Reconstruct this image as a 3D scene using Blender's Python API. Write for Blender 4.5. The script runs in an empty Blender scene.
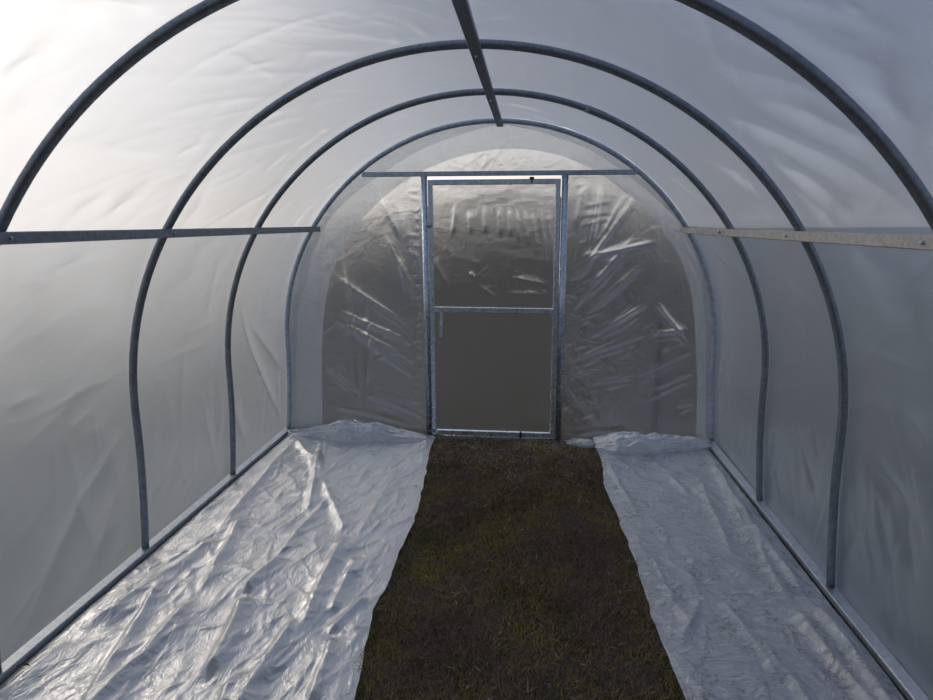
import bpy, bmesh, math, random
import numpy as np
from mathutils import Vector, Matrix

rng = np.random.default_rng(7)
random.seed(7)
C = bpy.context.scene.collection
PI = math.pi

# ------------------------------------------------------------------ measures
R = 1.5            # radius of the hoop arch
SPR = 0.669        # height where the arch springs from the stems
FLARE = 0.032      # the stems lean outward towards the ground
Y_HOOP = [1.582, 2.382, 3.206, 4.087]
Y_SKEW = [0.005, -0.019, -0.072, 0.012]
X_OFF = [0.0, 0.0, 0.002, 0.009]   # the arch drifts slightly to the right towards the end
Y0, Y1 = -1.2, 4.11

def xs_(z):
    """the bent tubes are drawn in slightly where the arch meets the stems"""
    return 1 - .006 * np.exp(-((np.asarray(z, float) - .62) / .45) ** 2)

# ------------------------------------------------------------------ noise
def _hash(ix, iy, seed):
    h = (ix.astype(np.int64) * 374761393 + iy.astype(np.int64) * 668265263 + seed * 974711) & 0x7fffffff
    h = ((h ^ (h >> 13)) * 1274126177) & 0x7fffffff
    return ((h ^ (h >> 16)) & 0xffff) / 65535.0

def vnoise(x, y, seed=0):
    ix = np.floor(x); iy = np.floor(y)
    fx = x - ix; fy = y - iy
    fx = fx * fx * fx * (fx * (fx * 6 - 15) + 10); fy = fy * fy * fy * (fy * (fy * 6 - 15) + 10)
    a = _hash(ix, iy, seed); b = _hash(ix + 1, iy, seed)
    c = _hash(ix, iy + 1, seed); d = _hash(ix + 1, iy + 1, seed)
    return (a + (b - a) * fx) * (1 - fy) + (c + (d - c) * fx) * fy

def fbm(x, y, seed=0, o=3):
    s = 0; a = 1; t = 0
    for k in range(o):
        s = s + a * vnoise(x * 2 ** k + 13.7 * k, y * 2 ** k - 7.1 * k, seed + k); t += a; a *= .5
    return s / t

def ridged(x, y, seed=0, o=3):
    s = 0; a = 1; t = 0
    for k in range(o):
        n = 1 - np.abs(2 * vnoise(x * 2 ** k + 5.3 * k, y * 2 ** k + 3.9 * k, seed + k) - 1) * 1.6
        s = s + a * np.clip(n, 0, 1) ** 1.5; t += a; a *= .5
    return s / t

def crease(H, U, V, u0, v0, u1, v1, amp, w, asym=1.8, taper=.35):
    """one sharp fold running from (u0,v0) to (u1,v1), added into H"""
    m = 4 * w * asym
    msk = (U > min(u0, u1) - m) & (U < max(u0, u1) + m) & (V > min(v0, v1) - m) & (V < max(v0, v1) + m)
    if not msk.any(): return
    u = U[msk]; v = V[msk]
    du, dv = u1 - u0, v1 - v0
    L = math.hypot(du, dv) + 1e-6
    t = ((u - u0) * du + (v - v0) * dv) / L
    d = ((u - u0) * dv - (v - v0) * du) / L
    d = d + .12 * w * np.sin(t / L * 9 + u0 * 30) + .5 * w * np.sin(t / L * 3 + v0 * 30)
    tt = np.clip(t / L, 0, 1)
    env = np.clip(np.minimum(tt, 1 - tt) / taper, 0, 1); env = env * env * (3 - 2 * env)
    env = np.where((t < 0) | (t > L), 0, env)
    ww = np.where(d > 0, w, w * asym)
    H[msk] += amp * env * np.exp(-(np.abs(d) / ww) ** 1.35)

# ------------------------------------------------------------------ objects
def put(name, me, mat=None, parent=None):
    o = bpy.data.objects.new(name, me); C.objects.link(o)
    if mat: me.materials.append(mat)
    if parent: o.parent = parent
    return o

def tag(o, label=None, cat=None, group=None, kind=None):
    if label: o['label'] = label
    if cat: o['category'] = cat
    if group: o['group'] = group
    if kind: o['kind'] = kind
    return o

def empty(name, loc):
    o = bpy.data.objects.new(name, None); C.objects.link(o); o.location = loc
    o.empty_display_size = .1
    return o

def grid_mesh(name, P, UVs=None, smooth=True):
    """P: (n,m,3) array of points"""
    n, m = P.shape[:2]
    me = bpy.data.meshes.new(name)
    idx = np.arange(n * m).reshape(n, m)
    q = np.stack([idx[:-1, :-1], idx[1:, :-1], idx[1:, 1:], idx[:-1, 1:]], -1).reshape(-1, 4)
    raw_mesh(me, P.reshape(-1, 3), q, None if UVs is None else UVs.reshape(-1, 2), smooth)
    return me

def raw_mesh(me, V, Q, UV=None, smooth=True):
    k = Q.shape[1]
    me.vertices.add(len(V)); me.vertices.foreach_set('co', V.astype(np.float32).ravel())
    me.loops.add(Q.size); me.loops.foreach_set('vertex_index', Q.astype(np.int32).ravel())
    me.polygons.add(len(Q)); me.polygons.foreach_set('loop_start', np.arange(0, Q.size, k, dtype=np.int32))
    if smooth: me.polygons.foreach_set('use_smooth', np.ones(len(Q), dtype=bool))
    if UV is not None:
        l = me.uv_layers.new(name='UVMap')
        l.data.foreach_set('uv', UV[Q.ravel()].astype(np.float32).ravel())
    me.update(calc_edges=True)

def join_grids(name, parts):
    V = []; Q = []; U = []; off = 0
    for P, uv in parts:
        n, m = P.shape[:2]
        idx = np.arange(n * m).reshape(n, m) + off
        Q.append(np.stack([idx[:-1, :-1], idx[1:, :-1], idx[1:, 1:], idx[:-1, 1:]], -1).reshape(-1, 4))
        V.append(P.reshape(-1, 3)); U.append(uv.reshape(-1, 2)); off += n * m
    me = bpy.data.meshes.new(name)
    raw_mesh(me, np.concatenate(V), np.concatenate(Q), np.concatenate(U))
    return me

def bm_mesh(name, bm, smooth=True):
    me = bpy.data.meshes.new(name); bm.normal_update(); bm.to_mesh(me); bm.free()
    if smooth: me.polygons.foreach_set('use_smooth', np.ones(len(me.polygons), dtype=bool)); me.update()
    return me

def sweep(bm, pts, rad, seg=14, caps=True, up=Vector((0, 1, 0)), flat=None):
    """round tube along pts (list of Vector); flat=(w,h) makes a rounded box section"""
    rings = []
    n = len(pts)
    for i, p in enumerate(pts):
        t = (pts[min(i + 1, n - 1)] - pts[max(i - 1, 0)]).normalized()
        a = t.cross(up)
        if a.length < 1e-3: a = t.cross(Vector((0, 0, 1)))
        a.normalize(); b = a.cross(t).normalized()
        ring = []
        if flat:
            w, h = flat[0] / 2, flat[1] / 2; c = min(w, h) * .22
            sec = [(w, h - c), (w - c, h), (-w + c, h), (-w, h - c), (-w, -h + c), (-w + c, -h), (w - c, -h), (w, -h + c)]
            for (x, y) in sec: ring.append(bm.verts.new(p + a * x + b * y))
        else:
            for k in range(seg):
                an = 2 * PI * k / seg
                ring.append(bm.verts.new(p + a * rad * math.cos(an) + b * rad * math.sin(an)))
        rings.append(ring)
    m = len(rings[0])
    for i in range(n - 1):
        for k in range(m):
            bm.faces.new((rings[i][k], rings[i][(k + 1) % m], rings[i + 1][(k + 1) % m], rings[i + 1][k]))
    if caps:
        bm.faces.new(rings[0][::-1]); bm.faces.new(rings[-1])

def box(bm, c, s, bev=.002, rot=None):
    r = bmesh.ops.create_cube(bm, size=1)
    vs = r['verts']
    bmesh.ops.scale(bm, vec=s, verts=vs)
    es = list({e for v in vs for e in v.link_edges})
    if bev:
        rr = bmesh.ops.bevel(bm, geom=es, offset=bev, segments=2, affect='EDGES', profile=.5)
        vs = list({v for f in rr['faces'] for v in f.verts} | {v for v in vs if v.is_valid})
    M = Matrix.Translation(c) @ (rot.to_4x4() if rot else Matrix())
    bmesh.ops.transform(bm, matrix=M, verts=vs)

# ------------------------------------------------------------------ materials
class N:
    def __init__(s, name, tree=None):
        if tree is None:
            s.m = bpy.data.materials.new(name); s.m.use_nodes = True; s.t = s.m.node_tree
            s.t.nodes.clear()
        else: s.t = tree
    def n(s, typ, **kw):
        nd = s.t.nodes.new(typ)
        for k, v in kw.items():
            if k in nd.inputs: nd.inputs[k].default_value = v
            else: setattr(nd, k, v)
        return nd
    def l(s, a, b): s.t.links.new(a, b)
    def math(s, op, a, b=None, clamp=False):
        nd = s.t.nodes.new('ShaderNodeMath'); nd.operation = op; nd.use_clamp = clamp
        for i, v in enumerate((a, b)):
            if v is None: continue
            if isinstance(v, (int, float)): nd.inputs[i].default_value = v
            else: s.l(v, nd.inputs[i])
        return nd.outputs[0]
    def mapping(s, src, scale, rot=(0, 0, 0)):
        nd = s.t.nodes.new('ShaderNodeMapping'); nd.inputs['Scale'].default_value = scale
        nd.inputs['Rotation'].default_value = rot
        s.l(src, nd.inputs['Vector']); return nd.outputs[0]
    def noise(s, vec, scale, detail=4, rough=.5, dist=0):
        nd = s.t.nodes.new('ShaderNodeTexNoise'); nd.inputs['Scale'].default_value = scale
        nd.inputs['Detail'].default_value = detail; nd.inputs['Roughness'].default_value = rough
        nd.inputs['Distortion'].default_value = dist
        s.l(vec, nd.inputs['Vector']); return nd.outputs['Fac']
    def ramp(s, fac, stops):
        nd = s.t.nodes.new('ShaderNodeValToRGB')
        e = nd.color_ramp.elements
        while len(e) < len(stops): e.new(.5)
        for i, (p, c) in enumerate(stops):
            e[i].position = p; e[i].color = (*c, 1) if len(c) == 3 else c
        s.l(fac, nd.inputs[0]); return nd.outputs[0]
    def mix(s, fac, a, b):
        nd = s.t.nodes.new('ShaderNodeMixShader')
        if isinstance(fac, (int, float)): nd.inputs[0].default_value = fac
        else: s.l(fac, nd.inputs[0])
        s.l(a, nd.inputs[1]); s.l(b, nd.inputs[2]); return nd.outputs[0]

def film(name, clear=.2, diff=.3, tint=(.86, .88, .9), gloss=.12, rough=.28, bump=.02, stretch=(1, 1, 1), scale=14,
         dirt=None, blur=0.0, fine=.3, haze=.75, ior=1.33):
    """thin translucent polythene: see-through part, milky scattering part, waxy sheen"""
    s = N(name)
    tc = s.n('ShaderNodeTexCoord')
    uv = tc.outputs['UV']
    v1 = s.mapping(uv, stretch, (0, 0, .5))
    n1 = s.noise(v1, scale, 5, .6, .6)
    v2 = s.mapping(uv, (1, 1, 1), (0, 0, -.4))
    n2 = s.noise(v2, scale * 6, 3, .6, 1.2)
    n3 = s.math('ABSOLUTE', s.math('SUBTRACT', n1, .5))
    hsum = s.math('ADD', s.math('MULTIPLY', n3, -1.6), s.math('MULTIPLY', n2, fine))
    b = s.n('ShaderNodeBump', Strength=1.0, Distance=bump); s.l(hsum, b.inputs['Height'])
    nm = b.outputs[0]
    # the milkiness of the polythene varies a little over the sheet
    v3 = s.mapping(uv, (1, 1, 1))
    big = s.noise(v3, 1.7, 4, .55)
    col = s.ramp(big, [(.25, tuple(c * .93 for c in tint)), (.75, tint)])
    if dirt:
        dn = s.noise(s.mapping(uv, (1.6, 1, 1)), 5.5, 8, .68, .4)
        dm = s.ramp(dn, [(dirt[0], (0, 0, 0)), (dirt[0] + .09, (1, 1, 1))])
        dn2 = s.noise(s.mapping(uv, (1, 1, 1)), 55, 3, .6)
        dm2 = s.math('MULTIPLY', dm, s.ramp(dn2, [(.45, (0, 0, 0)), (.6, (1, 1, 1))]))
        mx = s.n('ShaderNodeMix', data_type='RGBA')
        s.l(s.math('MULTIPLY', dm2, dirt[1]), mx.inputs[0]); s.l(col, mx.inputs[6])
        mx.inputs[7].default_value = (.13, .10, .07, 1); col = mx.outputs[2]
    tl = s.n('ShaderNodeBsdfTranslucent'); s.l(col, tl.inputs[0]); s.l(nm, tl.inputs['Normal'])
    df = s.n('ShaderNodeBsdfDiffuse'); s.l(col, df.inputs[0]); s.l(nm, df.inputs['Normal'])
    body = s.mix(diff, tl.outputs[0], df.outputs[0])
    tr = s.n('ShaderNodeBsdfTransparent'); tr.inputs[0].default_value = (.94, .955, .965, 1)
    thr = tr.outputs[0]
    if blur:
        rf = s.n('ShaderNodeBsdfRefraction', Roughness=haze, IOR=ior); rf.inputs[0].default_value = (.90, .93, .95, 1)
        s.l(nm, rf.inputs['Normal'])
        thr = s.mix(blur, thr, rf.outputs[0])
    cl = s.math('ADD', clear - .03, s.math('MULTIPLY', n2, .06))
    bodyc = s.mix(cl, body, thr)
    fr = s.n('ShaderNodeFresnel', IOR=1.45); s.l(nm, fr.inputs['Normal'])
    gl = s.n('ShaderNodeBsdfGlossy', Roughness=rough); s.l(nm, gl.inputs['Normal'])
    gl.inputs[0].default_value = (1, 1, 1, 1)
    g = s.math('MINIMUM', s.math('MULTIPLY', fr.outputs[0], gloss / .04), .45)
    out = s.n('ShaderNodeOutputMaterial')
    s.l(s.mix(g, bodyc, gl.outputs[0]), out.inputs[0])
    return s.m

def metal(name, base=(.34, .38, .42), rough=.38, met=.85, spangle=30):
    s = N(name)
    tc = s.n('ShaderNodeTexCoord')
    vo = s.n('ShaderNodeTexVoronoi', Scale=spangle * 2.2); s.l(tc.outputs['Object'], vo.inputs['Vector'])
    nz = s.noise(tc.outputs['Object'], spangle, 5, .65)
    f = s.math('ADD', s.math('MULTIPLY', nz, .75), s.math('MULTIPLY', vo.outputs['Distance'], .35))
    col = s.ramp(f, [(.3, tuple(c * .72 for c in base)), (.7, tuple(c * 1.12 for c in base))])
    p = s.n('ShaderNodeBsdfPrincipled', Metallic=met)
    s.l(col, p.inputs['Base Color'])
    r = s.math('ADD', rough - .1, s.math('MULTIPLY', nz, .16)); s.l(r, p.inputs['Roughness'])
    b = s.n('ShaderNodeBump', Strength=.25, Distance=.001); s.l(nz, b.inputs['Height']); s.l(b.outputs[0], p.inputs['Normal'])
    out = s.n('ShaderNodeOutputMaterial'); s.l(p.outputs[0], out.inputs[0])
    return s.m

def earth(name):
    s = N(name)
    tc = s.n('ShaderNodeTexCoord'); ob = tc.outputs['Object']
    a = s.noise(ob, 2.6, 6, .6, .3)
    f = s.noise(ob, 60, 8, .75)
    c1 = s.ramp(f, [(.3, (.04, .032, .027)), (.55, (.10, .081, .064)), (.8, (.20, .17, .14))])
    c2 = s.ramp(f, [(.3, (.018, .020, .006)), (.6, (.055, .060, .016)), (.8, (.10, .10, .035))])
    m = s.ramp(a, [(.46, (0, 0, 0)), (.62, (1, 1, 1))])
    mx = s.n('ShaderNodeMix', data_type='RGBA'); s.l(m, mx.inputs[0]); s.l(c1, mx.inputs[6]); s.l(c2, mx.inputs[7])
    p = s.n('ShaderNodeBsdfPrincipled', Roughness=.95); s.l(mx.outputs[2], p.inputs['Base Color'])
    p.inputs['Specular IOR Level'].default_value = .15
    b = s.n('ShaderNodeBump', Strength=.8, Distance=.015); s.l(f, b.inputs['Height']); s.l(b.outputs[0], p.inputs['Normal'])
    out = s.n('ShaderNodeOutputMaterial'); s.l(p.outputs[0], out.inputs[0])
    return s.m

def blades(name, stops, rough=.8):
    """colour varies from blade to blade and from patch to patch"""
    s = N(name)
    tc = s.n('ShaderNodeTexCoord'); ob = tc.outputs['Object']
    geo = s.n('ShaderNodeNewGeometry')
    a = s.noise(ob, 2.9, 5, .6, .3)
    v = s.math('ADD', s.math('MULTIPLY', a, 1.5), s.math('MULTIPLY', geo.outputs['Random Per Island'], .45))
    v = s.math('SUBTRACT', v, .50)
    col = s.ramp(v, stops)
    p = s.n('ShaderNodeBsdfPrincipled', Roughness=rough); s.l(col, p.inputs['Base Color'])
    p.inputs['Specular IOR Level'].default_value = .2
    out = s.n('ShaderNodeOutputMaterial'); s.l(p.outputs[0], out.inputs[0])
    return s.m

def plain(name, col, rough=.6, met=0):
    s = N(name)
    tc = s.n('ShaderNodeTexCoord')
    nz = s.noise(tc.outputs['Object'], 40, 4)
    c = s.ramp(nz, [(.3, tuple(x * .7 for x in col)), (.7, col)])
    p = s.n('ShaderNodeBsdfPrincipled', Roughness=rough, Metallic=met); s.l(c, p.inputs['Base Color'])
    out = s.n('ShaderNodeOutputMaterial'); s.l(p.outputs[0], out.inputs[0])
    return s.m

M_COVER = film('cover_film', clear=.68, diff=.22, blur=.66, haze=1.0, ior=1.5, tint=(.73, .84, .89), gloss=.10, rough=.3, bump=.0018, stretch=(1, 2.2, 1), scale=3.5, fine=.05)
M_END = film('end_film', clear=.92, diff=.4, haze=.5, tint=(.62, .66, .72), gloss=.28, rough=.2, bump=.008, scale=6, blur=.85, fine=.12)
M_DOORF = film('door_film', clear=.93, diff=.4, haze=.56, tint=(.6, .63, .66), gloss=.05, rough=.3, bump=.006, scale=5, blur=.92, fine=.05)
M_BAND = film('double_film', clear=.60, blur=.35, haze=.5, diff=.3, tint=(.80, .84, .88), gloss=.10, rough=.3, bump=.006, stretch=(6, 1.0, 1), scale=9, fine=.15)
M_FOLD = film('single_turn_film', clear=.92, diff=.4, blur=.3, haze=.4, tint=(.8, .84, .88), gloss=.08, rough=.3, bump=.01, scale=12)
M_SHEET = film('ground_film', clear=.42, diff=.72, tint=(.68, .66, .62), gloss=.15, rough=.28, bump=.009, stretch=(2, 1, 1), scale=9, fine=.15, dirt=(.62, .5))
M_SHEET2 = film('ground_film_soiled', clear=.36, diff=.72, tint=(.68, .71, .76), gloss=.14, rough=.24, bump=.016, stretch=(1, 2, 1), scale=11, fine=.18, dirt=(.50, .75))
M_BUNCH = film('bunched_film', clear=.3, diff=.5, tint=(.78, .81, .85), gloss=.16, rough=.2, bump=.02, scale=16)
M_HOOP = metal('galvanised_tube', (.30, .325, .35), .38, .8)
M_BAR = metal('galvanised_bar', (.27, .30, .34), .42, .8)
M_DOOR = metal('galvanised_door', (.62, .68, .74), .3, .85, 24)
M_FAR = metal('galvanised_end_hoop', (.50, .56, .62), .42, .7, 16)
M_RAILR = metal('sunlit_bar', (.50, .48, .45), .5, .55)  # lighter tone: sunlight on the right rail's face is put into the colour
M_BOLT = metal('zinc_bolt', (.6, .62, .64), .3, .9)
M_BASE = metal('base_rail_steel', (.40, .43, .46), .45, .6)
M_EARTH = earth('turf_soil')
M_GRASS = blades('short_grass', [(.2, (.16, .095, .065)), (.45, (.24, .155, .09)), (.62, (.26, .19, .05)), (.85, (.33, .29, .04))])
M_STRAW = blades('dead_straw', [(.1, (.16, .12, .10)), (.5, (.28, .22, .18)), (.9, (.5, .43, .38))])
M_LEAF = plain('dead_leaf', (.16, .08, .04), .8)
M_WOOD = plain('weathered_wood', (.05, .04, .035), .8)
M_DARK = plain('black_fitting', (.03, .03, .035), .5)

# ------------------------------------------------------------------ cover film (walls and roof of the tunnel)
RC = R + .022
def profile(s):
    """arc length -> x, z, outward normal"""
    zl = np.linspace(0, SPR, 40)[:-1]; xl = -RC - FLARE * (1 - zl / SPR) ** 2
    t = np.linspace(PI, 0, 400)
    P = np.concatenate([np.c_[xl, zl], np.c_[RC * np.cos(t), SPR + RC * np.sin(t)], np.c_[-xl[::-1], zl[::-1]]])
    S = np.r_[0, np.cumsum(np.hypot(*np.diff(P, axis=0).T))]
    x = np.interp(s, S, P[:, 0]); z = np.interp(s, S, P[:, 1])
    T = np.gradient(P, axis=0); T /= np.linalg.norm(T, axis=1)[:, None]
    nx = np.interp(s, S, -T[:, 1]); nz = np.interp(s, S, T[:, 0])
    return x, z, nx, nz, S[-1]
STOT = profile(np.array([0.]))[4]
KS = STOT / 6.126

CR = [(1.67, 1.39, 2.28, 1.43, 2, 1),(2.46, 1.43, 3.17, 1.46, 2, 1),(1.74, 0.91, 1.91, 0.94, 2, 1),(1.74, 0.83, 2.48, 0.9, 2, 1),(2.48, 0.86, 3.14, 0.89, 2, 1),(3.69, 0.88, 4.04, 0.91, 1.5, 1),(3.35, 1.1, 4.03, 0.08, 6, 1.6),(3.48, 1.01, 4.12, 0.39, 3, 2),(1.74, 1.07, 2.33, 1.27, 5, 6),(1.72, 1.21, 2.25, 1.46, 4, 5),(2.0, 0.79, 2.38, 1.22, 3, 4),(2.47, 0.73, 1.77, 0.18, 4, 2),(2.38, 0.61, 2.01, 0.01, 4, 2),(2.29, 0.47, 2.1, 0.0, 3, 1.2),(2.22, 0.83, 1.99, 0.72, 2, 1),(2.14, 0.49, 1.72, 0.05, 4, 3),(1.77, 0.77, 1.65, 0.26, 3, 3),(2.54, 0.71, 2.56, 0.02, 2, 2),(2.88, 1.0, 2.69, 0.3, 2, 2),(1.96, 0.57, 1.69, 0.39, 2, 1),(2.49, 1.21, 3.0, 1.31, 3, 3),(2.66, 0.98, 3.2, 1.01, 2, 3),(1.69, 1.32, 2.1, 1.42, 3, 3),
(1.34, 2.3, 1.57, 2.35, 3, 1.2),(1.71, 2.36, 2.44, 2.39, 2, 0.8),(1.69, 1.87, 2.16, 1.89, 2, 1),(2.16, 1.89, 2.29, 1.98, 1.5, 1),(1.43, 2.24, 1.55, 2.23, 1.5, 1),(1.39, 1.97, 1.62, 1.95, 3, 4),(1.82, 1.6, 2.02, 1.73, 2, 2),(1.99, 1.62, 2.2, 1.72, 2, 2),(1.32, 2.07, 1.48, 2.09, 3, 5),(1.28, 2.16, 1.44, 2.33, 3, 5),(2.35, 4.04, 1.64, 4.54, 6, 3),(2.29, 4.28, 1.96, 4.52, 5, 2.5),(2.07, 4.04, 1.52, 4.4, 4, 4),(2.16, 4.54, 1.65, 4.49, 1.5, 0.8),(1.98, 3.86, 1.51, 4.27, 3, 5),(2.92, 4.12, 2.45, 4.52, 3, 2.5),(3.86, 4.04, 3.37, 4.55, 3, 2),(1.59, 4.08, 1.44, 4.31, 4, 4),(3.44, 3.7, 4.71, 4.24, 2, 2),(3.3, 3.46, 4.01, 3.78, 2, 2),(1.33, 3.96, 1.34, 4.02, 2, 1),(2.38, 3.27, 4.45, 3.38, 1.5, 0.8),(1.91, 3.43, 3.46, 3.55, 1.5, 0.7),(2.08, 2.89, 2.45, 2.97, 2, 1),(2.18, 2.81, 2.61, 2.87, 2, 1.2),(3.52, 3.03, 3.87, 3.5, 3, 1.5),(3.77, 3.13, 4.37, 3.82, 3, 1.5),(1.57, 3.88, 1.36, 4.22, 3, 6),
(2.89, 5.06, 2.6, 5.07, 2, 0.8),(2.35, 5.07, 1.87, 5.05, 2, 0.8),(2.23, 5.39, 1.83, 5.64, 4, 3),(2.06, 5.19, 1.88, 5.36, 4, 3),(2.09, 5.45, 1.86, 5.84, 4, 2),(3.26, 5.73, 2.86, 6.05, 2, 1.5),(2.79, 5.56, 2.5, 5.86, 2, 1.5),(3.98, 6.05, 3.68, 5.24, 3, 2),(4.15, 5.97, 3.92, 5.42, 3, 1.5),(3.58, 6.03, 4.1, 4.76, 2, 2),(2.13, 4.85, 1.84, 4.94, 4, 3),(2.17, 4.7, 1.79, 4.81, 5, 4),(2.91, 4.76, 2.48, 4.97, 3, 3),(3.99, 4.69, 3.48, 4.91, 3, 1.5),(2.25, 5.65, 2.08, 5.95, 3, 1.5),(2.17, 5.52, 1.93, 6.0, 3, 1.2),(2.42, 5.3, 2.22, 5.87, 2, 2),(3.55, 4.73, 3.39, 5.02, 2, 1.5),(3.79, 5.58, 4.1, 6.09, 2, 1.2)]

def build_cover():
    dy = .011
    ys = np.arange(Y0, Y1 + dy, dy)
    ns = int(STOT / .011)
    s = np.linspace(0, STOT, ns)
    # line the seams of the three panels up with the side rails
    sL, sR = 1.523 * KS, 4.603 * KS
    iL = int(np.argmin(abs(s - sL))); iR = int(np.argmin(abs(s - sR)))
    YY, SS = np.meshgrid(ys, s, indexing='ij')
    H = np.zeros_like(YY)
    for (a, b, c, d, amp, w) in CR:
        crease(H, YY, SS, a, b * KS, c, d * KS, amp * (.0038 if w > 1 else .0022), w * .014, asym=1.5, taper=.45)
    # soft tension streaks fanning from the base and the rails
    for k in range(150):
        y = rng.uniform(Y0, 4.1); side = rng.random()
        L = rng.uniform(.25, .8); a = rng.uniform(-.5, .5) + (1.0 if side > .5 else -1.0) * 0
        s0 = rng.uniform(0, .1) if side < .5 else STOT - rng.uniform(0, .1)
        sg = 1 if side < .5 else -1
        crease(H, YY, SS, y, s0, y + L * math.sin(a), s0 + sg * L * math.cos(a), rng.uniform(.003, .008), rng.uniform(.01, .03), taper=.5)
    for k in range(90):   # fine bright stretch lines low on both walls
        y = rng.uniform(1.2, 4.0); sg = rng.choice([-1, 1]); s0 = rng.uniform(.0, .5); L = rng.uniform(.15, .5); a = rng.normal(-.45, .3)
        sa_, sb_ = (s0, s0 + L * math.cos(a)) if sg > 0 else (STOT - s0, STOT - s0 - L * math.cos(a))
        crease(H, YY, SS, y, sa_, y - L * math.sin(a), sb_, rng.uniform(.002, .004), rng.uniform(.008, .012), asym=1.3, taper=.5)
    for k in range(110):
        y = rng.uniform(Y0, 4.1); s0 = rng.uniform(.4, STOT - .4)
        L = rng.uniform(.2, .9); a = rng.normal(0.9 if s0 < STOT / 2 else 2.2, .4)
        crease(H, YY, SS, y, s0, y + L * math.cos(a), s0 + L * math.sin(a), rng.uniform(.002, .005), rng.uniform(.012, .035), taper=.5)
    H += .010 * (fbm(YY * 1.4 + SS * .7, SS * 2.1 - YY * .5, 11, 3) - .5)
    H += .004 * (ridged((YY + SS * .5) * 2.2, (SS - YY * .6) * 6, 21, 2) - .5)
    # taut over each hoop
    for y in Y_HOOP:
        H *= 1 - .75 * np.exp(-((YY - y) / .06) ** 2)
    x, z, nx, nz, _ = profile(s)
    H = np.where(H < -.002, -.002 + (H + .002) * .4, H)
    X = (x * xs_(z))[None, :] + nx[None, :] * H + np.interp(YY, Y_HOOP, X_OFF); Z = np.maximum(z[None, :] + nz[None, :] * H, 0)
    P = np.stack([X, YY, Z], -1); UV = np.stack([YY, SS], -1)
    for name, a, b in (('wall_left', 0, iL), ('ceiling', iL, iR), ('wall_right', iR, ns - 1)):
        o = put(name, grid_mesh(name, P[:, a:b + 1], UV[:, a:b + 1]), M_COVER); tag(o, kind='structure')
build_cover()

# ------------------------------------------------------------------ end film
YE = 4.132
BK_L = [(-1.2, 0.86, -0.53, 0.52), (-1.16, 0.92, -0.55, 0.67), (-1.25, 0.51, -0.97, 0.29), (-0.97, 0.29, -0.54, 0.15), (-1.06, 0.81, -0.56, 0.41), (-1.18, 1.2, -0.58, 0.78), (-0.66, 1.68, -0.5, 1.13), (-0.78, 1.48, -0.54, 0.99), (-0.92, 1.06, -0.94, 0.25), (-1.24, 0.2, -0.57, 0.05), (-0.68, 1.31, -0.61, 1.06), (-1.06, 1.41, -0.98, 0.09), (-0.8, 1.75, -0.64, 1.41)]
BK_R = [(0.57, 0.58, 1.08, 0.77), (1.08, 0.77, 1.34, 0.8), (0.66, 0.4, 1.03, 0.48), (0.61, 0.86, 1.02, 1.26), (0.59, 1.0, 0.98, 1.47), (0.65, 0.72, 1.1, 1.01), (0.57, 1.14, 0.96, 1.73), (1.06, 0.48, 1.39, 0.67), (1.14, 0.38, 1.4, 0.51), (1.28, 0.24, 1.41, 0.3), (0.66, 1.34, 0.71, 1.79), (0.72, 1.41, 0.87, 1.7), (0.58, 0.03, 1.05, 0.07), (0.81, 0.8, 1.01, 0.94), (0.59, 1.27, 1.11, 1.4), (1.1, 1.01, 1.35, 0.7), (0.55, 1.47, 0.61, 1.79)]

def ztop(x, r=RC - .004):
    return SPR + np.sqrt(np.maximum(r * r - x * x, 0))

def end_height(X, Z):
    H = np.zeros_like(X)
    for (a, b, c, d) in BK_L + BK_R:
        crease(H, X, Z, a, b, c, d, rng.uniform(.012, .020), rng.uniform(.007, .012), taper=.3)
        for j in range(2):
            oo = rng.uniform(-.05, .05); crease(H, X, Z, a + oo, b + oo * .5, c + oo * .6, d - oo, rng.uniform(.004, .008), rng.uniform(.004, .008), taper=.4)
        o = rng.uniform(.03, .06)
        crease(H, X, Z, a, b - o, c, d - o, rng.uniform(.003, .006), .01, taper=.4)
    for k in range(26):   # little tension puckers where the film is nailed to the left post
        z = .12 + k * .065
        crease(H, X, Z, -.5, z, -.5 - rng.uniform(.04, .12), z + rng.uniform(-.02, .05), .006, .006, taper=.4)
        crease(H, X, Z, .54, z, .54 + rng.uniform(.08, .3), z + rng.uniform(.0, .2), .004, .007, taper=.4)
    for k in range(24):   # fan over the door head
        a = rng.uniform(.3, 2.8); x0 = rng.uniform(-.3, .3)
        L = rng.uniform(.15, .5)
        crease(H, X, Z, x0, 1.86, x0 + L * math.cos(a), 1.86 + L * math.sin(a), .002, .008, taper=.4)
    H += .006 * (ridged((X + Z) * 4, (Z - X * .6) * 7, 31, 3) - .5) * np.clip(1.5 - Z * .8, .15, 1)
    H += .012 * (fbm(X * 3, Z * 3, 41, 3) - .5)
    return H

XO = X_OFF[3]
def end_panel(x0, x1, zb, flare=True, step=.009):
    xs = np.arange(x0, x1 + step / 2, step); xs[-1] = x1
    r = RC - .004
    nz = 230 if zb < 1 else 60
    sf = np.linspace(0, 1, nz)
    XX, SF = np.meshgrid(xs, sf, indexing='ij')
    ZZ = zb + SF * (ztop(XX) - zb)
    XF = XX + np.sign(XX) * FLARE * np.clip(1 - ZZ / SPR, 0, 1) ** 2 * (np.abs(XX) / r) ** 6
    H = end_height(XF, ZZ)
    edge = np.clip((r - np.hypot(XX, np.maximum(ZZ - SPR, 0))) / .05, 0, 1)
    edge = np.minimum(edge, np.clip((r - np.abs(XX)) / .05, 0, 1))
    YYY = YE + H * edge
    return np.stack([XF * xs_(ZZ) + XO, YYY, ZZ], -1), np.stack([XF, ZZ], -1)

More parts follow.
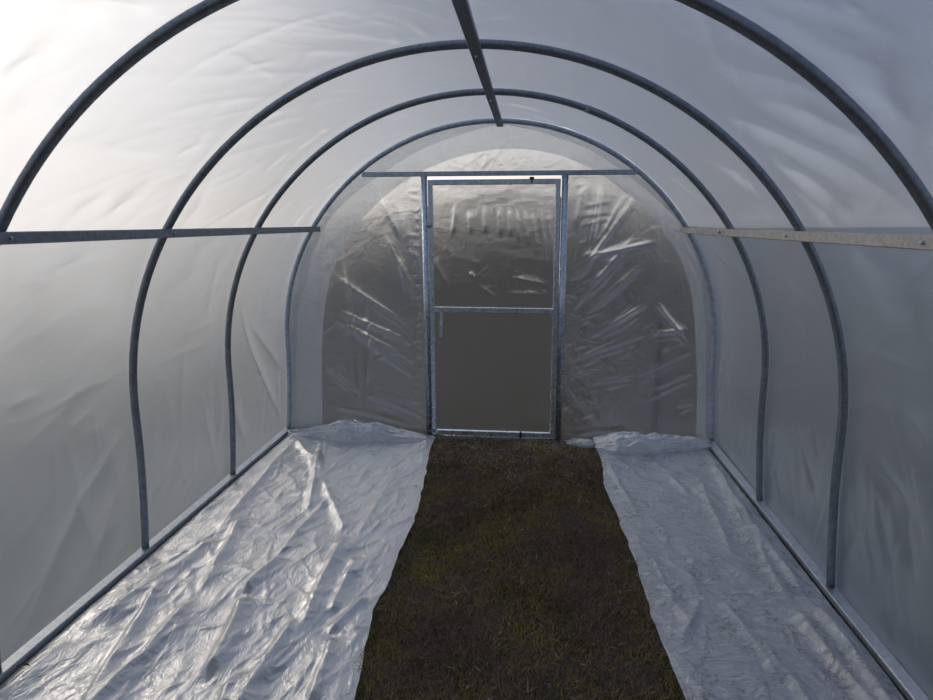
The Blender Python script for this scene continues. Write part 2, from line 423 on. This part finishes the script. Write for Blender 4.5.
r_ = RC - .004
wall_back = put('wall_back', join_grids('wall_back', [end_panel(-r_, -.452 - XO, .0), end_panel(.475 - XO, r_, .0), end_panel(-.452 - XO, .475 - XO, 1.835)]), M_END)
tag(wall_back, kind='structure')

def strip(outer, inner, y, n=16, amp=.004, seed=5):
    """ribbon of film between two outlines that follow the arch"""
    m = 420
    def res(pl):
        pl = np.array(pl, float); S = np.r_[0, np.cumsum(np.hypot(*np.diff(pl, axis=0).T))]
        t = np.linspace(0, S[-1], m); return np.c_[np.interp(t, S, pl[:, 0]), np.interp(t, S, pl[:, 1])]
    # smooth the measured inner outline
    A = res(outer); B = res(inner)
    for _ in range(60): B[1:-1] = (B[:-2] + 2 * B[1:-1] + B[2:]) / 4
    f = np.linspace(0, 1, n)[None, :, None]
    P2 = A[:, None, :] * (1 - f) + B[:, None, :] * f
    u = np.linspace(0, 5, m)[:, None] * np.ones((1, n)); v = np.linspace(0, .25, n)[None, :] * np.ones((m, 1))
    H = amp * (ridged(u * 9, v * 6, seed, 3) - .5) + amp * .8 * (ridged(u * 3 + v * 6, v * 14, seed + 9, 2) - .5)
    P = np.stack([P2[..., 0], y + H, P2[..., 1]], -1)
    return P, np.stack([u, v], -1)

outer = []
for z in np.linspace(0.0, SPR, 12)[:-1]: outer.append((-r_ - FLARE * (1 - z / SPR) ** 2 + .006, z))
for t in np.linspace(PI, 0, 90): outer.append(((r_ - .006) * math.cos(t), SPR + (r_ - .006) * math.sin(t)))
for z in np.linspace(SPR, 0.0, 12)[1:]: outer.append((r_ + FLARE * (1 - z / SPR) ** 2 - .006, z))
outer = [(a * float(xs_(b)) + XO, b) for a, b in outer]
inner = [(-1.275, .0), (-1.268, .10), (-1.252, .4), (-1.232, .75), (-1.184, 1.03), (-1.12, 1.21), (-1.0, 1.44), (-.847, 1.61), (-.66, 1.765), (-.467, 1.875), (-.2, 1.965), (.05, 2.002),
         (.27, 1.99), (.467, 1.949), (.7, 1.84), (.924, 1.674), (1.058, 1.546), (1.2, 1.379), (1.297, 1.177), (1.345, 1.038), (1.385, .734), (1.42, .4), (1.438, .0)]
P, uv = strip(outer, inner, 4.118, amp=.006)
band = put('overlap_band', grid_mesh('overlap_band', P, uv), M_BAND, wall_back)
tag(band, 'milky double layer strip of film curving along the arch')
# a second, narrower turn of the same film: straight cuts between its fixings
fold = [(-1.50, .02), (-1.40, .9), (-1.26, 1.33), (-1.123, 1.575), (-.9, 1.76), (-.713, 1.867), (-.553, 1.973), (-.28, 2.075), (.04, 2.158), (.3, 2.105), (.612, 1.996), (.865, 1.837), (1.05, 1.685), (1.276, 1.481), (1.40, 1.15), (1.455, .7), (1.50, .02)]
P, uv = strip(outer, fold, 4.110, n=8, amp=.003, seed=17)
tag(put('fold_layer', grid_mesh('fold_layer', P, uv), M_FOLD, wall_back), 'narrow second turn of film at the arch edge')

# ------------------------------------------------------------------ hoops
HOOP_LABELS = ['galvanised steel hoop nearest the camera, its legs running out of the picture',
               'second galvanised steel hoop from the front, with both feet on the base rails',
               'third steel hoop, between the second hoop and the end wall',
               'far steel end hoop framing the plastic end wall and the door']
RT = .0165
for i, (y, sk, xo) in enumerate(zip(Y_HOOP, Y_SKEW, X_OFF)):
    pts = []
    for z in np.linspace(.028, SPR, 14)[:-1]: pts.append((-R - FLARE * (1 - z / SPR) ** 2, z))
    for t in np.linspace(PI, 0, 80): pts.append((R * math.cos(t), SPR + R * math.sin(t)))
    for z in np.linspace(SPR, .028, 14)[1:]: pts.append((R + FLARE * (1 - z / SPR) ** 2, z))
    # the small lean measured on the hoops, kept within the cover
    V = [Vector((px * float(xs_(pz)) + xo, sk * .4 * px / R, pz)) for px, pz in pts]
    root = empty('hoop', (0, y, 0)); tag(root, HOOP_LABELS[i], 'hoop', 'steel hoops of the tunnel')
    bm = bmesh.new(); sweep(bm, V, RT, 16)
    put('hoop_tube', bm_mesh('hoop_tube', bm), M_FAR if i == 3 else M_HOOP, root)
    # short sleeve joints where the bent tubes meet
    for a in ((1.18,) if i == 2 else ()):
        bm = bmesh.new()
        q = [Vector((R * math.cos(t) + xo, sk * .4 * math.cos(t), SPR + R * math.sin(t))) for t in np.linspace(a + .035, a - .035, 5)]
        sweep(bm, q, RT + .0018, 16)
        put('sleeve_joint', bm_mesh('sleeve_joint', bm), M_HOOP, root)

# ------------------------------------------------------------------ lengthwise bars
def bar(name, x, z, w, h, y0, y1, mat, label, cat, bolts, roll=0, dx=0, sag=0):
    root = empty(name, (x, y0, z)); tag(root, label, cat)
    bm = bmesh.new(); sweep(bm, [Vector((dx * max(0, t + y0 - 2.9) / 1.19, t, 0)) for t in np.linspace(0, y1 - y0, 40)], 0, flat=(w, h), up=Vector((math.sin(roll), 0, math.cos(roll))))
    put('tube', bm_mesh('tube', bm, False), mat, root)
    for y, d in bolts:
        bm = bmesh.new()
        bmesh.ops.create_cone(bm, cap_ends=True, segments=6, radius1=.0075, radius2=.0068, depth=.006)
        r = bmesh.ops.create_uvsphere(bm, u_segments=10, v_segments=6, radius=.0055)
        bmesh.ops.translate(bm, vec=(0, 0, .003), verts=r['verts'])
        dv = Vector(d).normalized()
        q = Vector((0, 0, 1)).rotation_difference(dv)
        off = abs(dv.x) * w / 2 + abs(dv.z) * h / 2
        bmesh.ops.transform(bm, matrix=Matrix.Translation(Vector((0, y - y0, 0)) + dv * off) @ q.to_matrix().to_4x4(), verts=bm.verts[:])
        put('bolt', bm_mesh('bolt', bm, False), M_BOLT, root)
    # dark open end of the square tube
    bm = bmesh.new(); box(bm, Vector((dx, y1 - y0 + .0005, 0)), (w * .8, .002, h * .8), 0)
    put('end_cap', bm_mesh('end_cap', bm, False), M_DARK, root)
    return root
xr = math.sqrt(R * R - (1.480 - SPR) ** 2)
bar('ridge_purlin', .052, SPR + R - RT - .0125, .042, .022, -1.1, 4.075, M_BAR, 'dark square ridge bar running overhead under the tops of the hoops', 'purlin',
    [(y, (0, 0, -1)) for y in Y_HOOP[:3]])
bar('side_rail', -(xr - .037), 1.487, .026, .036, -1.1, 4.10, M_BAR, 'dark horizontal steel side rail along the left wall at eye height', 'rail',
    [(y, (1, 0, 0)) for y in Y_HOOP[:3]], dx=.018)
bar('side_rail', xr - .037, 1.467, .026, .036, -1.1, 4.075, M_RAILR, 'light grey horizontal side rail along the right wall with bolt heads', 'rail',
    [(y, (-1, 0, 0)) for y in Y_HOOP[:3]], dx=.018)
for sgn, lab in ((-1, 'galvanised base rail on the ground under the left wall film'), (1, 'pale base rail on the ground under the right wall film')):
    bm = bmesh.new(); sweep(bm, [Vector((0, t, .016)) for t in np.linspace(0, 4.13 - Y0 - .1, 10)], 0, flat=(.05, .03), up=Vector((0, 0, 1)))
    o = put('base_rail', bm_mesh('base_rail', bm, False), M_BASE); o.location = (sgn * (R + FLARE - .008), Y0 + .1, 0); tag(o, lab, 'rail')

# ------------------------------------------------------------------ end frame and door
YD = 4.087
def bars(name, segs, mat, parent=None, smooth=False):
    bm = bmesh.new()
    for a, b, w, h in segs:
        up = Vector((0, 1, 0))
        sweep(bm, [Vector(a), Vector(b)], w / 2 if h is None else 0, 16, flat=None if h is None else (w, h), up=up)
    return put(name, bm_mesh(name, bm, smooth), mat, parent)

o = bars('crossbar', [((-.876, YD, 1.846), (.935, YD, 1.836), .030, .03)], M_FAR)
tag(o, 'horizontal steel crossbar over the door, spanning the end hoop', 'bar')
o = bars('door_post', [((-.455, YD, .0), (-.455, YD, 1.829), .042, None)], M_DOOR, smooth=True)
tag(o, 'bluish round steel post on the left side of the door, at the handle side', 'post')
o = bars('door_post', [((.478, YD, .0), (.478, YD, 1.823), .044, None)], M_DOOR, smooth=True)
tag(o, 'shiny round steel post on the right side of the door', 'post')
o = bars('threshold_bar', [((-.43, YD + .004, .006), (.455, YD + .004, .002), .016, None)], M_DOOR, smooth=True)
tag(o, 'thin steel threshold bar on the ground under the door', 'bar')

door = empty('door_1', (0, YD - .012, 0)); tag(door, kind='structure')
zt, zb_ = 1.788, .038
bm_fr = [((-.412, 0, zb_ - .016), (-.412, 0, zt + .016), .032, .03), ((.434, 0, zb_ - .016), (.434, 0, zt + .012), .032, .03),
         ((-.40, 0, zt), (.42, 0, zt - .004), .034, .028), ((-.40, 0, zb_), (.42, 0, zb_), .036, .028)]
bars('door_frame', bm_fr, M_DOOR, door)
bars('middle_rail', [((-.398, -.002, .936), (.42, -.002, .930), .036, .026)], M_DOOR, door)
# handle: flat lever hanging from the middle rail
hd = bars('handle', [((-.346, -.024, .925), (-.350, -.03, .742), .020, .008)], M_DOOR, door)
bm = bmesh.new(); box(bm, Vector((-.346, -.02, .935)), (.03, .014, .03), .002)
put('pivot', bm_mesh('pivot', bm, False), M_BOLT, hd)
bm = bmesh.new(); box(bm, Vector((-.350, -.034, .738)), (.026, .014, .012), .002)
put('grip_end', bm_mesh('grip_end', bm, False), M_BAR, hd)
bm = bmesh.new(); box(bm, Vector((.262, -.012, 1.806)), (.03, .02, .016), .002); box(bm, Vector((.262, -.02, 1.792)), (.008, .008, .03), .001)
put('top_catch', bm_mesh('top_catch', bm, False), M_DARK, door)
bm = bmesh.new(); box(bm, Vector((.21, -.02, .04)), (.012, .012, .05), .002); box(bm, Vector((.21, -.02, .03)), (.03, .01, .012), .002)
put('bottom_catch', bm_mesh('bottom_catch', bm, False), M_DARK, door)
for z in (.05, 1.5):
    bm = bmesh.new(); box(bm, Vector((-.424, -.02, z)), (.04, .006, .02), .001)
    put('corner_plate', bm_mesh('corner_plate', bm, False), M_BAR, door)
DR = [(0.05, 1.64, 0.05, 1.41), (0.12, 1.62, 0.12, 1.41), (0.17, 1.62, 0.18, 1.37), (0.22, 1.62, 0.24, 1.34), (0.27, 1.62, 0.3, 1.27), (0.32, 1.64, 0.37, 1.14), (0.37, 1.64, 0.42, 1.07), (-0.15, 1.61, -0.15, 1.44), (-0.05, 1.64, -0.05, 1.44), (-0.25, 1.67, -0.28, 1.41), (0.06, 1.05, 0.43, 1.03), (0.12, 1.17, 0.42, 1.1), (-0.43, 1.34, -0.29, 1.07), (-0.1, 1.1, 0.06, 1.0), (-0.15, 1.2, -0.12, 1.14)]
def pane(name, z0, z1, cr, amp):
    xs = np.linspace(-.425, .445, 150); zs = np.linspace(z0, z1, 150)
    XX, ZZ = np.meshgrid(xs, zs, indexing='ij'); H = np.zeros_like(XX)
    for (a, b, c, d) in cr: crease(H, XX, ZZ, a, b, c, d, .010, .011, taper=.35)
    H += amp * (ridged(XX * 5, ZZ * 5, 51, 3) - .5) + amp * 1.5 * (fbm(XX * 3, ZZ * 3, 61) - .5)
    if cr:
        for k in range(34):
            x = rng.uniform(.0, .4) * rng.choice([1, 1, -.9]); z = rng.uniform(.98, 1.2); a = rng.uniform(0, PI); L = rng.uniform(.02, .08)
            crease(H, XX, ZZ, x, z, x + L * math.cos(a), z + L * math.sin(a), .0025, .006)
    e = np.clip(np.minimum(np.minimum(XX + .425, .445 - XX), np.minimum(ZZ - z0, z1 - ZZ)) / .05, 0, 1)
    P = np.stack([XX, .018 + H * e, ZZ], -1)
    put(name, grid_mesh(name, P, np.stack([XX, ZZ], -1)), M_DOORF, door)
pane('upper_film_panel', .93, 1.80, DR, .005)
pane('lower_film_panel', .03, .93, [], .003)

# ------------------------------------------------------------------ ground
def path_edges(y):
    L = np.interp(y, [-1, 1.4, 1.62, 1.82, 2.07, 2.4, 2.83, 3.3, 3.9, 4.3], [-.25, -.27, -.284, -.311, -.334, -.332, -.318, -.353, -.402, -.42])
    Rr = np.interp(y, [-1, 1.4, 1.72, 2.0, 2.47, 2.73, 3.1, 3.42, 3.9, 4.3], [.80, .80, .785, .764, .771, .758, .729, .718, .741, .75])
    return L, Rr

# one continuous patch of land: fine near the path, coarse out to the horizon
def land():
    def axis(core0, core1, step, far):
        core = np.arange(core0, core1 + step, step)
        out = []; d = step
        p = core1
        while p < far: d *= 1.35; p += d; out.append(p)
        out2 = []; d = step; p = core0
        while p > -far: d *= 1.35; p -= d; out2.append(p)
        return np.array(out2[::-1] + list(core) + out)
    xs = axis(-.7, 1.1, .012, 150.); ys = axis(.6, 4.4, .012, 150.)
    XX, YY = np.meshgrid(xs, ys, indexing='ij')
    H = -.012 + .016 * (fbm(XX * 9, YY * 9, 71, 4) - .5) + .008 * (ridged(XX * 20, YY * 20, 75, 2) - .5)
    core = (XX > -.8) & (XX < 1.2) & (YY > .4) & (YY < 4.5)
    H = np.where(core, H, -.014)
    dist = np.hypot(XX, YY)
    # the meadow beyond the end wall rises to a low wooded bank
    H += np.clip((YY - 14) / 10, 0, 1) ** 2 * 2.9 * np.clip(1 - np.abs(XX + .03 * YY) / (2 + .25 * YY), 0, 1) ** .3 * (YY > 14) * (.5 + fbm(XX * .15, YY * .15, 81, 3))
    o = put('floor', grid_mesh('floor', np.stack([XX, YY, H], -1), np.stack([XX, YY], -1)), M_EARTH); tag(o, kind='structure')
land()

def blade_mesh(name, n, hmin, hmax, w, lean, xr_, yr_, mat, label, cat, keep=None, flatz=False):
    x = rng.uniform(*xr_, n); y = rng.uniform(*yr_, n)
    L, Rr = path_edges(y)
    k = (x > L - .03) & (x < Rr + .03) & (y < 4.05)
    if keep is not None: k &= keep(x, y)
    x, y = x[k], y[k]; n = len(x)
    clump = fbm(x * 6, y * 6, 91, 3)
    h = rng.uniform(hmin, hmax, n) * (.5 + clump)
    a = rng.uniform(0, 2 * PI, n); b = a + rng.normal(0, .9, n) + PI / 2
    le = rng.uniform(.3, 1, n) * lean
    z0 = -.014 + .016 * (fbm(x * 9, y * 9, 71, 4) - .5)
    if flatz: z0 = z0 + rng.uniform(.010, .020, n)
    ca, sa = np.cos(a) * w / 2, np.sin(a) * w / 2
    cb, sb = np.cos(b) * le * h, np.sin(b) * le * h
    hz = h * (0.15 if flatz else 1)
    V = np.stack([np.c_[x - ca, y - sa, z0], np.c_[x + ca, y + sa, z0],
                  np.c_[x + ca * .8 + cb * .4, y + sa * .8 + sb * .4, z0 + hz * .6], np.c_[x - ca * .8 + cb * .4, y - sa * .8 + sb * .4, z0 + hz * .6],
                  np.c_[x + cb + ca * .2, y + sb + sa * .2, z0 + hz * (.85)], np.c_[x + cb - ca * .2, y + sb - sa * .2, z0 + hz * .85]], 1).reshape(-1, 3)
    i = np.arange(n)[:, None] * 6
    Q = np.concatenate([i + np.array([[0, 1, 2, 3]]), i + np.array([[3, 2, 4, 5]])])
    me = bpy.data.meshes.new(name); raw_mesh(me, V, Q, None, True)
    o = put(name, me, mat); tag(o, label, cat, kind='stuff'); return o
blade_mesh('short_grass', 90000, .010, .028, .0022, 1.2, (-.5, .9), (.9, 4.1), M_GRASS, 'short brown and olive turf on the bare path between the sheets', 'grass')
blade_mesh('dead_straw', 16000, .02, .07, .0034, 1.0, (-.5, .9), (.9, 4.08), M_STRAW, 'pale dead straw scattered over the path, thickest near the door', 'straw',
           keep=lambda x, y: rng.random(len(x)) < np.clip((y - 3.1) / .6, .07, 1) * np.clip(fbm(x * 4, y * 4, 95, 2) * 2.2 - .5, 0, 1), flatz=True)

# ------------------------------------------------------------------ film sheets on the ground
FL = [(-1.39, 3.92, -0.96, 3.27, 14, 22), (-.9, 3.9, -1.0, 3.0, 9, 14), (-.7, 3.85, -.74, 3.2, 7, 12), (-1.2, 3.9, -1.05, 3.4, 10, 14), (-.5, 3.8, -.6, 3.4, 7, 10), (-0.96, 3.27, -0.62, 2.6, 15, 24), (-0.62, 2.6, -0.57, 1.88, 20, 26), (-1.4, 3.82, -1.26, 2.54, 16, 20), (-1.26, 2.54, -1.40, 1.79, 18, 26), (-1.40, 1.79, -1.42, 1.2, 16, 26), (-0.84, 3.01, -0.87, 2.39, 14, 20), (-0.87, 2.39, -0.89, 2.09, 20, 24), (-0.89, 2.09, -0.81, 1.61, 24, 26), (-0.40, 2.15, -0.46, 1.9, 16, 20), (-0.46, 1.9, -0.42, 1.55, 16, 22), (-0.62, 1.99, -0.63, 1.4, 20, 26), (-1.16, 3.74, -0.89, 2.77, 16, 20), (-1.24, 2.74, -1.08, 2.07, 16, 24), (-0.5, 2.43, -0.5, 2.0, 14, 20), (-0.54, 3.46, -0.55, 2.6, 12, 20), (-1.08, 2.07, -1.12, 1.3, 22, 26), (-.72, 1.7, -.68, 1.0, 20, 26), (-1.3, 2.2, -1.1, 1.4, 16, 20)]
FR = [(1.46, 3.89, 1.38, 2.89, 14, 18), (1.38, 2.89, 1.40, 2.31, 24, 22), (1.40, 2.31, 1.40, 1.5, 26, 22), (1.42, 3.22, 1.32, 2.24, 16, 20), (1.32, 2.24, 1.36, 1.6, 22, 20), (1.43, 3.64, 1.33, 2.61, 16, 18), (1.3, 3.48, 1.2, 2.59, 16, 20), (1.06, 3.77, 1.17, 3.2, 12, 18), (0.84, 2.0, 0.98, 2.27, 10, 16), (1.13, 2.05, 1.17, 1.6, 12, 18), (1.06, 2.28, 1.11, 1.8, 10, 16), (.78, 3.7, .84, 2.9, 8, 14), (.83, 2.6, .9, 2.0, 8, 16)]
def sheet(name, side, folds, mat, label, nshort, aniso, seed, rel):
    g = .0062
    y0, y1 = .75, 4.05
    ys = np.arange(y0, y1 + g, g); nx = int(1.25 / g) if side < 0 else int(.85 / g)
    f = np.linspace(0, 1, nx)
    YY, FF = np.meshgrid(ys, f, indexing='ij')
    L, Rr = path_edges(ys)
    xrail = (R + FLARE - .044) * np.ones_like(ys)
    if side < 0: xa, xb = -xrail, L + .018 * (vnoise(ys * 3, ys * 0, 5) - .5) + .012 * (vnoise(ys * 14, ys * 0, 6) - .5)
    else: xa, xb = xrail, Rr + .02 * (vnoise(ys * 3, ys * 0, 8) - .5) + .012 * (vnoise(ys * 14, ys * 0, 9) - .5)
    XX = xa[:, None] * (1 - FF) + xb[:, None] * FF
    H = np.zeros_like(XX)
    for (a, b, c, d, amp, w) in folds: crease(H, XX, YY, a, b, c, d, amp * .0019 * rel, w * .0010, asym=1.7, taper=.18)
    xm, xM = XX.min(), XX.max()
    for k in range(nshort):
        x = rng.uniform(xm, xM); y = rng.uniform(y0, y1)
        a = rng.normal(aniso, .55); Ls = rng.uniform(.08, .45)
        crease(H, XX, YY, x, y, x + Ls * math.cos(a), y + Ls * math.sin(a), rng.uniform(.002, .007) * rel, rng.uniform(.006, .018), asym=2.2, taper=.4)
    wx = XX + .03 * (fbm(XX * 5, YY * 5, seed, 2) - .5); wy = YY + .03 * (fbm(XX * 5 + 9, YY * 5, seed + 1, 2) - .5)
    ca, sa = math.cos(aniso), math.sin(aniso)
    p = wx * ca + wy * sa; q = -wx * sa + wy * ca
    H += rel * .012 * ridged(p * 1.6, q * 7, seed + 2, 3)
    H += rel * .0015 * ridged(p * 9, q * 24, seed + 3, 2)
    H += rel * .018 * fbm(XX * 3.2, YY * 2.4, seed + 4, 2)
    edge = np.clip((1 - FF) * (1.2 if side < 0 else .8) / .05, 0, 1)
    Z = .004 + (H - .006 * rel) * (.25 + .75 * edge) 
    Z = np.maximum(Z, .003 + .0015 * vnoise(XX * 60, YY * 60, 3))
    # the inner margin laps up against the base rail
    up = np.exp(-((XX - xa[:, None]) / .018) ** 2)
    Z = Z * (1 - .6 * up) + .004 * up
    XX = XX + .004 * (ridged(YY * 12, XX * 12, seed + 6, 2) - .5) * edge
    o = put(name, grid_mesh(name, np.stack([XX, YY, Z], -1), np.stack([XX, YY], -1)), mat)
    tag(o, label, 'plastic sheet'); return o
left_sheet = sheet('film_sheet', -1, FL, M_SHEET, 'crumpled shiny translucent film lying on the ground left of the bare path', 700, 1.3, 101, .85)
sheet('film_sheet', 1, FR, M_SHEET2, 'soiled bluish crumpled film lying on the ground right of the bare path', 480, 2.0, 201, .75)

def bunch(name, xr2, hs, yb, ds, label, seed, mat=M_BUNCH):
    """a roll of slack film heaped along the foot of the end wall"""
    n, m = 260, 60
    t = np.linspace(0, 1, n); x = xr2[0] + (xr2[1] - xr2[0]) * t
    h = np.interp(t, np.linspace(0, 1, len(hs)), hs); d = np.interp(t, np.linspace(0, 1, len(ds)), ds)
    h = h * (.85 + .3 * vnoise(t * 9, t * 0, seed))
    a = np.linspace(0, PI, m)
    T, A = np.meshgrid(t, a, indexing='ij')
    XX = x[:, None] + 0 * A
    rr = 1 + .26 * (ridged(T * 5 + A * 1.2, A * 1.6 + T * 3, seed, 2) - .5) + .07 * (ridged(T * 18, A * 3, seed + 3, 2) - .5)
    YY = yb - d[:, None] * (1 - np.cos(A)) / 2
    Z = .004 + h[:, None] * np.sin(A) ** .75 * rr
    YY = YY - .02 * (ridged(T * 8, A * 3, seed + 7, 2) - .5) * np.sin(A)
    XX = XX + .02 * (fbm(T * 8, A * 3, seed + 5, 2) - .5)
    o = put(name, grid_mesh(name, np.stack([XX, YY, Z], -1), np.stack([XX, A * .1], -1)), mat)
    tag(o, label, 'plastic sheet'); return o
bunch('film_heap', (-1.49, -.46), [.03, .05, .075, .13, .15, .12, .09, .06, .02], 4.07, [.10, .12, .14, .19, .20, .20, .18, .18, .14], 'slack film heaped along the foot of the end wall left of the door', 301)
bunch('film_heap', (.72, 1.50), [.05, .10, .11, .10, .085, .07, .04], 4.07, [.18, .24, .24, .21, .18, .15, .1], 'rounded heap of slack film at the far end of the right sheet', 331)
bunch('film_scrap', (.53, .76), [.008, .03, .035, .03, .012], 4.06, [.06, .09, .12, .12, .08], 'small crumpled scrap of film at the foot of the right door post', 351)

# a dead leaf lying on the near corner of the left sheet
bm = bmesh.new()
prev = None
for i in range(9):
    t = i / 8; w = .008 * math.sin(PI * t) + .0006
    row = [bm.verts.new((-.02 + .04 * t, s * w, .003 + .005 * abs(s) + .004 * math.sin(3 * t))) for s in (-1, -.5, 0, .5, 1)]
    if prev:
        for k in range(4): bm.faces.new((prev[k], prev[k + 1], row[k + 1], row[k]))
    prev = row
o = put('dead_leaf', bm_mesh('dead_leaf', bm), M_LEAF); LX, LY = -1.452, 1.61
co_ = np.empty(len(left_sheet.data.vertices) * 3, np.float32); left_sheet.data.vertices.foreach_get('co', co_); co_ = co_.reshape(-1, 3)
near = co_[np.hypot(co_[:, 0] - LX, co_[:, 1] - LY) < .02]
o.location = (LX, LY, float(near[:, 2].max()) if len(near) else .02); o.rotation_euler = (.1, .05, .3)
tag(o, 'small brown dead leaf on the near left corner of the left sheet', 'leaf')

# ------------------------------------------------------------------ outside: a stake behind the right end film
bm = bmesh.new(); box(bm, Vector((0, 0, .42)), (.04, .03, .9), .003)
o = put('stake', bm_mesh('stake', bm, False), M_WOOD); o.location = (1.2, 4.42, -.03)
tag(o, 'dark upright stake outside, blurred behind the right end film', 'stake')

# ------------------------------------------------------------------ light
sun_dir = Vector((-.72, .55, .46)).normalized()
sd = bpy.data.lights.new('sun', 'SUN'); sd.energy = .78; sd.angle = math.radians(5); sd.color = (1, .86, .72)
so = bpy.data.objects.new('sun', sd); C.objects.link(so); so.rotation_euler = sun_dir.to_track_quat('Z', 'Y').to_euler()

w = bpy.data.worlds.new('sky'); bpy.context.scene.world = w; w.use_nodes = True
w.node_tree.nodes.clear(); s = N('w', w.node_tree)
tc = s.n('ShaderNodeTexCoord'); d = tc.outputs['Generated']
dt = s.n('ShaderNodeVectorMath', operation='DOT_PRODUCT'); s.l(d, dt.inputs[0]); dt.inputs[1].default_value = sun_dir
c = s.math('MAXIMUM', dt.outputs['Value'], 0.0)
g1 = s.math('POWER', c, 2.0); g2 = s.math('POWER', c, 40.0)
sep = s.n('ShaderNodeSeparateXYZ'); s.l(d, sep.inputs[0])
el = s.math('MAXIMUM', sep.outputs[2], 0.0)
base = s.ramp(el, [(0, (.42, .42, .44)), (.12, (.31, .36, .45)), (.5, (.18, .235, .375)), (1, (.165, .22, .375))])
cl = s.noise(s.mapping(d, (1, 1, 3)), 2.2, 6, .55, .3)
clr = s.ramp(cl, [(.35, (.8, .8, .8)), (.7, (1.25, 1.22, 1.2))])
mm = s.n('ShaderNodeMix', data_type='RGBA', blend_type='MULTIPLY'); mm.inputs[0].default_value = 1
s.l(base, mm.inputs[6]); s.l(clr, mm.inputs[7])
def addc(prev, f, col):
    a = s.n('ShaderNodeMix', data_type='RGBA', blend_type='ADD', clamp_result=False); a.inputs[0].default_value = 1
    v = s.n('ShaderNodeVectorMath', operation='SCALE'); v.inputs[0].default_value = col; s.l(f, v.inputs['Scale'])
    s.l(prev, a.inputs[6]); s.l(v.outputs[0], a.inputs[7]); return a.outputs[2]
# warm low light spread along the horizon towards the sun side
hd = s.n('ShaderNodeVectorMath', operation='DOT_PRODUCT'); s.l(d, hd.inputs[0]); hd.inputs[1].default_value = Vector((-.45, .89, 0)).normalized()
band_ = s.math('POWER', s.math('MAXIMUM', hd.outputs['Value'], 0.0), 3.0)
band_ = s.math('MULTIPLY', band_, s.math('POWER', 2.718, s.math('MULTIPLY', el, -3.4)))
out_c = addc(mm.outputs[2], g1, (.40, .385, .36))
out_c = addc(out_c, band_, (1.0, .82, .62))
out_c = addc(out_c, g2, (.08, .07, .06))
bg = s.n('ShaderNodeBackground', Strength=1.0); s.l(out_c, bg.inputs[0])
wo = s.n('ShaderNodeOutputWorld'); s.l(bg.outputs[0], wo.inputs[0])

# ------------------------------------------------------------------ camera
cam = bpy.data.cameras.new('camera'); co = bpy.data.objects.new('camera', cam); C.objects.link(co)
yaw, pit, roll = .10752, .20924, -.00643
fw = Vector((-math.sin(yaw), math.cos(yaw), 0)); rt = Vector((math.cos(yaw), math.sin(yaw), 0)); up = Vector((0, 0, 1))
F = fw * math.cos(pit) - up * math.sin(pit); U = up * math.cos(pit) + fw * math.sin(pit)
r3 = rt * math.cos(roll) + U * math.sin(roll); u3 = U * math.cos(roll) - rt * math.sin(roll)
M = Matrix((r3, u3, -F)).transposed().to_4x4(); M.translation = Vector((.26435, 0, 1.51993))
co.matrix_world = M
cam.sensor_width = 36; cam.sensor_fit = 'HORIZONTAL'; cam.lens = 596.39 * 36 / 933; cam.clip_start = .02; cam.clip_end = 500
sc = bpy.context.scene; sc.camera = co
sc.view_settings.view_transform = 'Standard'; sc.view_settings.look = 'None'
sc.view_settings.exposure = 0.05; sc.view_settings.gamma = 1
sc.cycles.use_denoising = True
sc.cycles.max_bounces = 14; sc.cycles.diffuse_bounces = 6; sc.cycles.glossy_bounces = 4
sc.cycles.transmission_bounces = 8; sc.cycles.transparent_max_bounces = 24
sc.cycles.sample_clamp_indirect = 6
